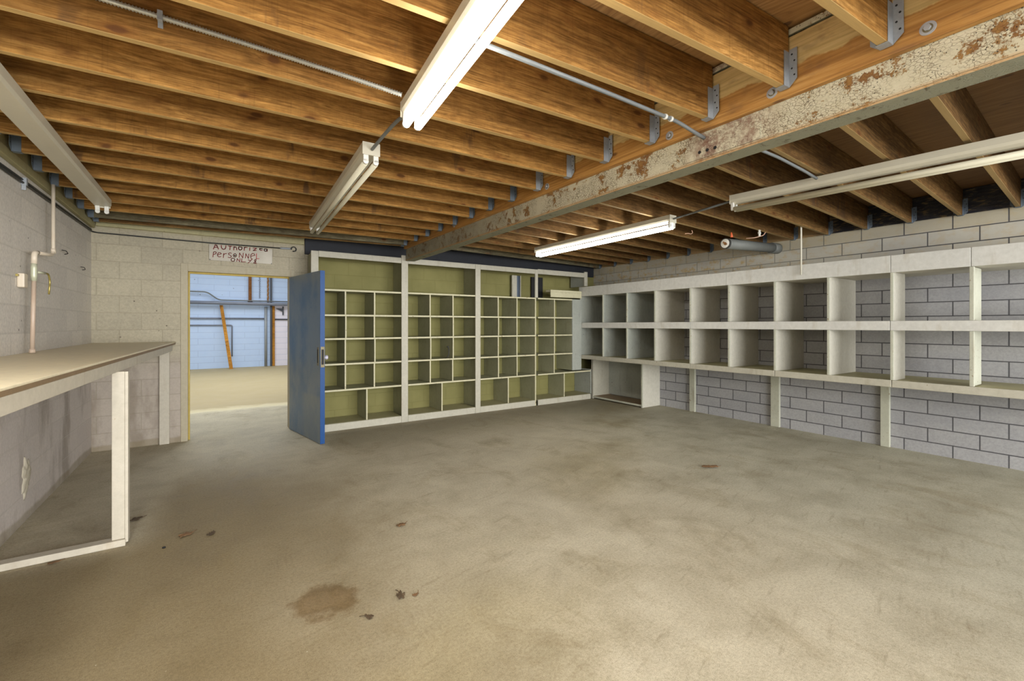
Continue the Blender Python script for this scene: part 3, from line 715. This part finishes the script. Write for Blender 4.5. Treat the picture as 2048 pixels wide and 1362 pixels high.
for (x, z) in ((-.045, 2.360), (.67, 2.358)): disc(bm, (x, YS-.001, z), (0, -1, 0), .006, .003, 8)
obj('nail_head', bm, 'darkwire', sg)

# ------------------------------------------------------------------ blue door
hinge = Vector((.897, 7.085, 0)); dd = Vector((.205, -1.130, 0)).normalized(); nn = Vector((-dd.y, dd.x, 0))   # nn points +x
DL, DT, DH = 1.148, .055, 2.180
def dp(a, n, z): p = hinge + dd*a + nn*n; return (p.x, p.y, z)
def dbox(bm, a0, a1, n0, n1, z0, z1):
    prism(bm, [dp(a0, n0, z0), dp(a1, n0, z0), dp(a1, n1, z0), dp(a0, n1, z0)], (0, 0, z1-z0))
bm = new_bm(); dbox(bm, 0, DL-.002, 0, DT, .006, DH)
door = obj('door_1', bm, 'door', None, .003); struct(door, 'blue painted slab door standing open beside the doorway'); door['category'] = 'door'
bm = new_bm(); dbox(bm, DL-.0015, DL+.003, -.001, DT+.001, .006, DH); obj('door_edge', bm, 'door_edge', door)
bm = new_bm(); dbox(bm, DL-.095, DL-.045, -.004, -.0005, .985, 1.215); lp = obj('pull_plate', bm, 'plate', door, .002)
bm = new_bm(); dbox(bm, DL-.083, DL-.057, -.0055, -.0042, 1.02, 1.19); obj('slot', bm, 'black', lp)
bm = new_bm(); dbox(bm, DL+.0035, DL+.007, .004, DT-.004, .965, 1.225); ep = obj('latch_plate', bm, 'plate', door, .002)
bm = new_bm(); dbox(bm, DL+.0072, DL+.009, .013, DT-.013, 1.00, 1.19); obj('slot', bm, 'black', ep)
bm = new_bm(); q = Vector(dp(DL-.06, DT+.045, 1.085)); tube(bm, [Vector(dp(DL-.06, DT+.0005, 1.085)), Vector(dp(DL-.06, DT+.022, 1.085)), Vector(dp(DL-.06, DT+.035, 1.085)), Vector(dp(DL-.06, DT+.055, 1.085)), Vector(dp(DL-.06, DT+.062, 1.085))], .02, 14, 0, rfun=lambda i: (.012, .012, .027, .029, .018)[i]); obj('door_knob', bm, 'knob', door, smooth=True)

# ------------------------------------------------------------------ workbench
def fe(y): return -.70+.0409*y             # front edge of the bench
wb = thing('workbench', 'long cream topped built-in workbench along the painted block wall', 'workbench', (-.9, 4.0, 0))
Y0, Y1 = .9, 7.085
def slab(bm, z0, z1, d0, d1, y0=Y0, y1=Y1):     # strip along the front edge between offsets d0 < d1
    prism(bm, [(fe(y0)+d0, y0, z0), (fe(y0)+d1, y0, z0), (fe(y1)+d1, y1, z0), (fe(y1)+d0, y1, z0)], (0, 0, z1-z0))
bm = new_bm(); prism(bm, [(-1.198, Y0, 1.272), (fe(Y0)+.008, Y0, 1.272), (fe(Y1)+.008, Y1, 1.272), (-1.198, Y1, 1.272)], (0, 0, .013)); obj('bench_top', bm, 'bench_top', wb, .004)
bm = new_bm(); prism(bm, [(-1.198, Y0, 1.252), (fe(Y0)+.004, Y0, 1.252), (fe(Y1)+.004, Y1, 1.252), (-1.198, Y1, 1.252)], (0, 0, .0195)); obj('top_core', bm, 'bare_edge', wb)
bm = new_bm(); slab(bm, 1.183, 1.2515, -.035, .002, Y0, 6.80)
prism(bm, [(fe(6.80)-.035, 6.80, 1.183), (fe(6.80)+.002, 6.80, 1.183), (fe(6.80)+.002, 6.80, 1.2515), (fe(6.80)-.035, 6.80, 1.2515)], (0, .0, 0)) if False else None
obj('apron', bm, 'bench_apron', wb, .003)
B('leg', 'bench_apron', wb, (-.573, -.505, 3.985, 4.035, .046, 1.182), (-.505, -.487, 3.98, 4.05, .02, 1.182), bevel=.003)
B('floor_sill', 'bench_apron', wb, (-1.195, -.500, 3.965, 4.045, .001, .045), bevel=.004)
B('wall_cleat', 'bench_apron', wb, (-.568, -.468, 7.05, 7.088, .002, 1.182), bevel=.003)

# ------------------------------------------------------------------ cubby shelving on the doorway wall
YFc, YBk = 6.60, 7.095
SZ = [2.000, 1.645, 1.310, .950, .580]
def cubby(label, x0, x1, ups, lows, post_l, post_r, rail=True, top_z=2.525, x1low=None):
    """x0..x1 clear opening; ups/lows divider positions"""
    r = thing('cubby_shelf', label, 'shelf unit', ((x0+x1)/2, 6.85, 0), 'cubby shelf units along the doorway wall')
    xl = x1low or x1
    for z in SZ:
        xe = xl if z < .6 else x1
        B('shelf', 'olive', r, (x0+.001, xe-.001, YFc+.012, YBk, z-.022, z), bevel=.001)
        B('shelf_edge', 'olive_edge', r, (x0+.001, xe-.001, YFc+.002, YFc+.0115, z-.024, z+.001), bevel=.002)
    rows = list(zip(SZ[:-1], SZ[1:]))
    for (zt, zb) in rows:
        for x in ups:
            j = random.uniform(-.006, .006)
            B('divider', 'olive', r, (x-.009+j, x+.009+j, YFc+.016, YBk, zb+.002, zt-.0245), bevel=.001)
            B('divider_edge', 'olive_edge', r, (x-.010+j, x+.010+j, YFc+.006, YFc+.0155, zb+.002, zt-.0245), bevel=.002)
    for x in lows:
        B('divider', 'olive', r, (x-.009, x+.009, YFc+.016, YBk, .107, SZ[-1]-.0245), bevel=.001)
        B('divider_edge', 'olive_edge', r, (x-.010, x+.010, YFc+.006, YFc+.0155, .107, SZ[-1]-.0245), bevel=.002)
    B('bottom_board', 'shelf_olive_top', r, (x0+.001, xl-.001, YFc+.025, YBk, .085, .105), bevel=.001)
    B('kick_board', 'white_trim', r, (x0+.001, xl-.001, YFc, YFc+.024, .002, .103), bevel=.003)
    B('top_rail', 'white_trim', r, (x0+.001, x1-.001, YFc, YFc+.024, top_z-.083, top_z), bevel=.003)
    for (a, b, zt, z0) in (post_l, post_r):
        if a is None: continue
        B('post', 'white_trim', r, (a, b, YFc-.004, YFc+.026, z0, zt), bevel=.003)
        B('side_panel', 'olive', r, ((a+b)/2-.011, (a+b)/2+.011, YFc+.0265, YBk, .002, min(zt, 2.52)), bevel=.001)
    return r
c1 = cubby('olive cubby shelf unit partly hidden behind the open blue door', 1.200, 2.383, (1.562, 1.977), (1.862,), (1.104, 1.199, 2.52, .002), (2.384, 2.487, 2.565, .002))
c2 = cubby('olive cubby shelf unit under beam end, second along from blue door', 2.489, 3.674, (2.862, 3.258), (3.062,), (None,)*4, (3.675, 3.772, 2.525, .002))
c3 = cubby('cubby shelf unit, white stud and slate gap in open top section', 3.774, 4.935, (4.138, 4.532), (4.344,), (None,)*4, (None,)*4)
B('top_stile', 'white_trim', c3, (4.9365, 5.000, YFc, YFc+.024, 2.003, 2.525), bevel=.003)
B('side_panel', 'olive', c3, (4.937, 4.957, YFc+.0265, YBk, .002, 2.0), bevel=.001)
B('panel_edge', 'olive_edge', c3, (4.936, 4.960, YFc+.004, YFc+.026, .002, 2.0), bevel=.002)
B('back_stud', 'white_trim', c3, (4.690, 4.800, 7.00, 7.04, 2.003, 2.44), bevel=.003)
B('slate_panel', 'duct_blue', c3, (4.802, 5.00-.075, 7.045, 7.06, 2.003, 2.44), bevel=.001)
B('thin_stud', 'white_trim', c3, (4.865, 4.878, 6.98, 6.995, 2.003, 2.44), bevel=.001)
c4 = cubby('narrow two column cubby shelf unit in the corner by wall shelving', 5.002, 5.848, (5.398,), (5.643,), (None,)*4, (None,)*4, x1low=6.34)
for o in list(c4.children):
    if o.name.startswith('top_rail'): bpy.data.objects.remove(o)
B('top_rail', 'white_trim', c4, (5.001, 6.165, YFc, YFc+.024, 2.445, 2.535), bevel=.003)
B('end_post', 'white_trim', c4, (6.166, 6.250, YFc, YFc+.03, 2.275, 2.56), bevel=.003)
B('end_panel', 'dusty_panel', c4, (6.190, 6.212, YFc+.031, YBk-.05, 2.275, 2.525), bevel=.001)
B('side_panel', 'olive', c4, (5.849, 5.868, YFc+.027, YBk, .605, 2.0), bevel=.001)
B('corner_stile', 'dusty_panel', c4, (5.849, 6.085, YFc+.002, YFc+.026, .605, 2.0), bevel=.003)
B('box_front', 'olive_edge', c4, (5.30, 6.085, YFc-.004, YFc+.02, 2.026, 2.125), bevel=.003)
B('box_top', 'olive_edge', c4, (5.30, 6.085, YFc-.004, YFc+.15, 2.126, 2.165), bevel=.003)
B('dark_opening', 'black', c4, (5.18, 5.46, 7.05, 7.07, 2.003, 2.44), bevel=.001)
B('thin_stud', 'conduit', c4, (5.30, 5.312, 7.03, 7.045, 2.003, 2.44), bevel=.001)
B('lower_end_panel', 'dusty_panel', c4, (6.341, 6.36, YFc+.012, YBk, .107, .60), bevel=.001)

bm = new_bm(); tube(bm, [(3.17, 6.66, .961), (3.205, 6.66, 1.00), (3.21, 6.665, 1.10), (3.195, 6.66, 1.15), (3.175, 6.66, 1.13)], .009, 8, .02); tag(obj('bent_strap', bm, 'darkwire', None), 'dark bent strap standing in a cubby of the second shelf unit', 'scrap')
bm = new_bm(); box(bm, 3.805, 3.86, 6.68, 6.72, 1.311, 1.385); tag(obj('small_box', bm, 'orange', None, .004), 'tiny faded orange box in a cubby next to the tall white post', 'box') if False else bm.free()

# ------------------------------------------------------------------ long wall shelving on the grey block wall
ws = thing('wall_shelving', 'long white two tier divided wall shelving along grey block wall', 'shelving', (6.5, 3.0, .85))
XF = 6.10
YE, YN = 6.69, -.55
for (a, b) in ((YE, 3.598), (3.594, 1.730), (1.726, 1.112), (1.108, YN)):
    B('fascia', 'fascia', ws, (XF, XF+.024, b, a, 2.066, 2.252), bevel=.003)
B('top_board', 'beige_panel', ws, (XF+.025, 6.895, YN, YE, 2.072, 2.094), bevel=.001)
for (a, b) in ((YE, 4.180), (4.176, 1.735), (1.731, YN)):
    B('shelf_nosing', 'fascia', ws, (XF, XF+.024, b, a, 1.438, 1.542), bevel=.004)
B('middle_shelf', 'shelf_olive_top', ws, (XF+.025, 6.895, YN, YE, 1.512, 1.534), bevel=.001)
for (a, b) in ((YE, 4.180), (4.176, 2.934), (2.930, 1.722), (1.718, YN)):
    B('counter_nosing', 'white_trim', ws, (XF, XF+.024, b, a, .822, .900), bevel=.005)
B('counter_board', 'shelf_olive_top', ws, (XF+.025, 6.895, YN, YE, .868, .892), bevel=.001)
DIV = [6.668, 6.037, 5.448, 4.842, 4.177, 3.558, 2.931, 2.320]
for i, y in enumerate(DIV):
    m = 'dusty_panel' if i < 3 else 'beige_panel'
    for (z0, z1) in ((1.5445, 2.071), (.893, 1.437)):
        zt = 1.511 if z1 < 1.5 else z1
        B('divider', m, ws, (XF+.026, 6.895, y-.011, y+.011, z0-.009 if z0 > 1.5 else z0, zt), bevel=.001)
        B('divider_edge', 'white_leg', ws, (XF+.004, XF+.0255, y-.013, y+.013, z0 if z0 > 1.5 else .901, 2.065 if z0 > 1.5 else 1.437), bevel=.002)
for y, xb in ((1.719, 6.49),):
    for (z0, z1, e0, e1) in ((1.535, 2.071, 1.543, 2.065), (.893, 1.511, .901, 1.437)):
        B('divider', 'beige_panel', ws, (XF+.026, xb, y-.011, y+.011, z0, z1), bevel=.001)
        B('divider_edge', 'white_leg', ws, (XF+.004, XF+.0255, y-.013, y+.013, e0, e1), bevel=.002)
for (z0, z1) in ((1.543, 2.064), (.901, 1.437)):
    B('upright', 'white_leg', ws, (XF+.002, XF+.040, 1.090, 1.122, z0, z1), (XF+.041, 6.44, 1.098, 1.114, max(z0, .893), z1), bevel=.003)
for y0, y1 in ((4.60, 4.70), (3.225, 3.345), (1.950, 2.040)):
    B('leg', 'white_leg', ws, (6.845, 6.892, y0, y1, .002, .866), bevel=.004)
# low cabinet under the counter
lc = thing('base_cabinet', 'low open cabinet under the counter end beside corner cubbies', 'cabinet', (6.65, 6.0, 0))
B('side_panel', 'white_trim', lc, (6.42, 6.895, 6.615, 6.640, .002, .812), bevel=.002)
B('side_panel', 'beige_panel', lc, (6.42, 6.895, 5.350, 5.372, .002, .866), bevel=.002)
B('front_edge', 'white_leg', lc, (6.400, 6.4195, 5.346, 5.374, .002, .812), bevel=.002)
B('front_stile', 'white_trim', lc, (6.400, 6.4195, 6.595, 6.652, .002, .812), bevel=.002)
B('back_panel', 'dusty_panel', lc, (6.870, 6.890, 5.373, 6.614, .06, .74), bevel=.001)
B('bottom_board', 'bare_edge', lc, (6.42, 6.868, 5.373, 6.614, .03, .052), bevel=.001)
B('bottom_edge', 'white_leg', lc, (6.402, 6.4195, 5.375, 6.594, .022, .054), bevel=.002)

# ------------------------------------------------------------------ things in the hall beyond
YW = YH-.004
def hall_pipe(label, pts, r, m, bend=.1, name='wall_pipe', cat='pipe'):
    return pipe(name, label, cat, pts, r, m, bend, 10)
hall_pipe('thick horizontal grey pipe across the blue hall wall', [(-3.5, YW-.20, 2.245), (6, YW-.20, 2.245)], .06, 'steelblue')
hall_pipe('thin grey conduit bending down above the thick hall pipe', [(-3.5, YW-.155, 2.62), (-.20, YW-.155, 2.61), (.13, YW-.155, 2.345), (6, YW-.155, 2.345)], .022, 'conduit', .12, 'hall_conduit', 'conduit')
hall_pipe('thin straight pipe across the blue hall wall below thick one', [(-3.5, YW-.03, 1.715), (1.50, YW-.03, 1.722)], .028, 'steelblue')
hall_pipe('thin pipe on the pale hall wall under the bracket', [(1.84, YW-.03, 1.70), (6, YW-.03, 1.69)], .024, 'darkpost')
hall_pipe('lowest thin conduit turning down on the blue hall wall', [(-3.5, YW-.03, 1.485), (.52, YW-.03, 1.485), (.52, YW-.03, .40)], .022, 'steelblue', .05, 'hall_conduit', 'conduit')
hall_pipe('pale grey upright pipe on blue wall next to orange trim', [(1.55, YW-.05, 2.15), (1.55, YW-.05, 0.0)], .045, 'galv', 0)
o = B('wall_post', 'brown_wood', None, (1.012, 1.105, YW-.12, YW-.02, 2.31, 4.2), (.985, 1.135, YW-.125, YW-.01, 2.31, 2.36), bevel=.005); tag(o, 'brown wooden post rising from the thick hall pipe', 'post')
o = B('dark_post', 'darkpost', None, (1.690, 1.750, YW-.10, YW-.02, 0, 4.2), bevel=.005); tag(o, 'dark slim full height post on hall wall', 'post')
bm = new_bm()
for i in range(46): tube(bm, [(1.36+(.012 if i % 2 else -.012), YW-.05, 2.45+i*.04), (1.36-(.012 if i % 2 else -.012), YW-.05, 2.485+i*.04)], .011, 6)
tag(obj('hanging_chain', bm, 'steelblue', None), 'thin chain hanging down the blue hall wall', 'chain')
bm = new_bm(); tube(bm, [(1.62+.008*math.sin(i*2.1), YW-.06, 2.31+i*.05) for i in range(38)], .026, 8, 0, rfun=lambda i: .024+.008*(i % 3 == 0)); tag(obj('rusty_pipe', bm, 'rust', None), 'crusted rusty upright pipe on the upper hall wall', 'pipe')
o = B('corner_trim', 'orange_wood', None, (1.755, 1.840, YW-.06, YW-.005, 0, 2.18), bevel=.005); tag(o, 'pale orange wooden trim where blue hall wall turns white', 'trim board')
bm = new_bm(); prism(bm, [(.155, YW-.10, 2.17), (.250, YW-.10, 2.17), (.535, YW-.50, 0.002), (.430, YW-.50, 0.002)], (0, -.045, 0)); tag(obj('leaning_plank', bm, 'orange_wood', None, .004), 'orange wooden plank leaning against the blue hall wall', 'plank')
bm = new_bm(); box(bm, 2.09, 2.13, YW-.06, YW, 1.86, 2.17); prism(bm, [(1.86, YW-.05, 2.10), (2.09, YW-.05, 2.10), (2.09, YW-.05, 1.98)], (0, .03, 0)); tag(obj('wall_bracket', bm, 'darkpost', None), 'dark triangular bracket on the pale hall wall', 'bracket')

# ------------------------------------------------------------------ litter on the floor
def leaf(x, y, r, rot, label, m='leaf', lobes=5, cat='leaf', name='dead_leaf'):
    bm = new_bm(); n = 30; c = bm.verts.new((0, 0, .012*r/.05)); ring = []
    for i in range(n):
        a = 2*math.pi*i/n; rr = r*(.62+.38*abs(math.cos(a*lobes/2)))*random.uniform(.86, 1.1)
        ring.append(bm.verts.new((math.cos(a)*rr, math.sin(a)*rr*.62, .003+.010*random.random()*r/.05)))
    for i in range(n): bm.faces.new([c, ring[i], ring[(i+1) % n]])
    tube(bm, [(r*.6, 0, .004), (r*1.1, .01, .006), (r*1.5, .022, .004)], .0018, 5)
    o = obj(name, bm, m, None, smooth=True); o.location = (x, y, .001); o.rotation_euler = (0, 0, rot); tag(o, label, cat, 'dry leaves scattered on the floor'); return o
leaf(-.166, 3.923, .055, .5, 'brown curled leaf nearest the workbench leg, out on open floor', 'leaf', 5)
leaf(-.018, 3.842, .040, 1.0, 'faint flat leaf scrap just past the leaf near the bench leg', 'darkleaf', 3)
leaf(1.16, 3.224, .045, .2, 'tan leaf lying alone in mid floor ahead of blue door', 'leaf', 5)
leaf(.855, 2.384, .042, 1.3, 'dark brown crumpled leaf beside the brown floor stain', 'darkleaf', 5)
leaf(.927, 2.346, .024, .3, 'small leaf scrap next to the crumpled leaf by floor stain', 'leaf', 3)
leaf(.66, 2.302, .030, 2.1, 'thin curled leaf below the brown floor stain', 'darkleaf', 3)
leaf(-.50, 4.448, .050, .4, 'dark leaf lying just behind the workbench leg', 'darkleaf', 4)
leaf(-.841, 3.928, .035, .1, 'reddish leaf lying in front of the bench floor sill', 'leaf', 3)
leaf(4.33, 2.728, .090, -.5, 'long brown strip of litter on pale floor by grey block wall', 'leaf', 2)
for (x, y) in ((-.28, 3.785),):
    bm = new_bm(); disc(bm, (x, y, .001), (0, 0, 1), .010, .006, 12); tag(obj('bottle_cap', bm, 'black', None), 'tiny round black cap on floor near the brown curled leaf', 'cap')

# ------------------------------------------------------------------ light
def area(name, loc, size, power, rot=(0, 0, 0), col=(1, 1, 1)):
    l = bpy.data.lights.new(name, 'AREA'); l.shape = 'RECTANGLE'; l.size, l.size_y = size; l.energy = power; l.color = col
    o = bpy.data.objects.new(name, l); C.objects.link(o); o.location = loc; o.rotation_euler = rot; return o
area('hall_lamp', (.6, 13.5, 4.2), (5, 6), 215, col=(.92, .96, 1))
area('hall_lamp_near', (.3, 9.4, 4.0), (2.0, 1.4), 26, col=(1, .98, .92))
area('rear_fill_light', (.7, -1.6, 2.60), (.5, 2.4), 8, col=(1, .96, .90))  # added fill light behind the camera, no fixture modelled
area('bench_fill_light', (-.6, .7, 2.62), (.3, 2.0), 42, col=(1, .97, .92))  # added out-of-view fill light to brighten the bench and its wall
area('rear_softbox', (2.8, -7.5, 1.9), (9, 3.2), 1050, rot=(math.radians(90), 0, 0), col=(.97, .985, 1))  # large softbox added outside the open rear, evens out the room light
w = bpy.data.worlds.new('world'); scn.world = w; w.use_nodes = True
w.node_tree.nodes['Background'].inputs[0].default_value = (.96, .98, 1, 1); w.node_tree.nodes['Background'].inputs[1].default_value = 1.0

# ------------------------------------------------------------------ camera
cam = bpy.data.cameras.new('camera'); co = bpy.data.objects.new('camera', cam); C.objects.link(co)
co.location = (0, 0, 1.5); co.rotation_euler = (math.radians(90), 0, math.radians(-33.8))
cam.sensor_width = 36; cam.lens = 36*890/2048; cam.shift_y = -(681-649.5)/2048; cam.clip_start = .05
scn.camera = co
scn.view_settings.view_transform = 'Standard'; scn.view_settings.look = 'None'; scn.view_settings.exposure = .55
scn.cycles.max_bounces = 5; scn.cycles.diffuse_bounces = 4; scn.cycles.glossy_bounces = 2
scn.cycles.use_adaptive_sampling = True; scn.cycles.adaptive_threshold = .05; scn.cycles.adaptive_min_samples = 20
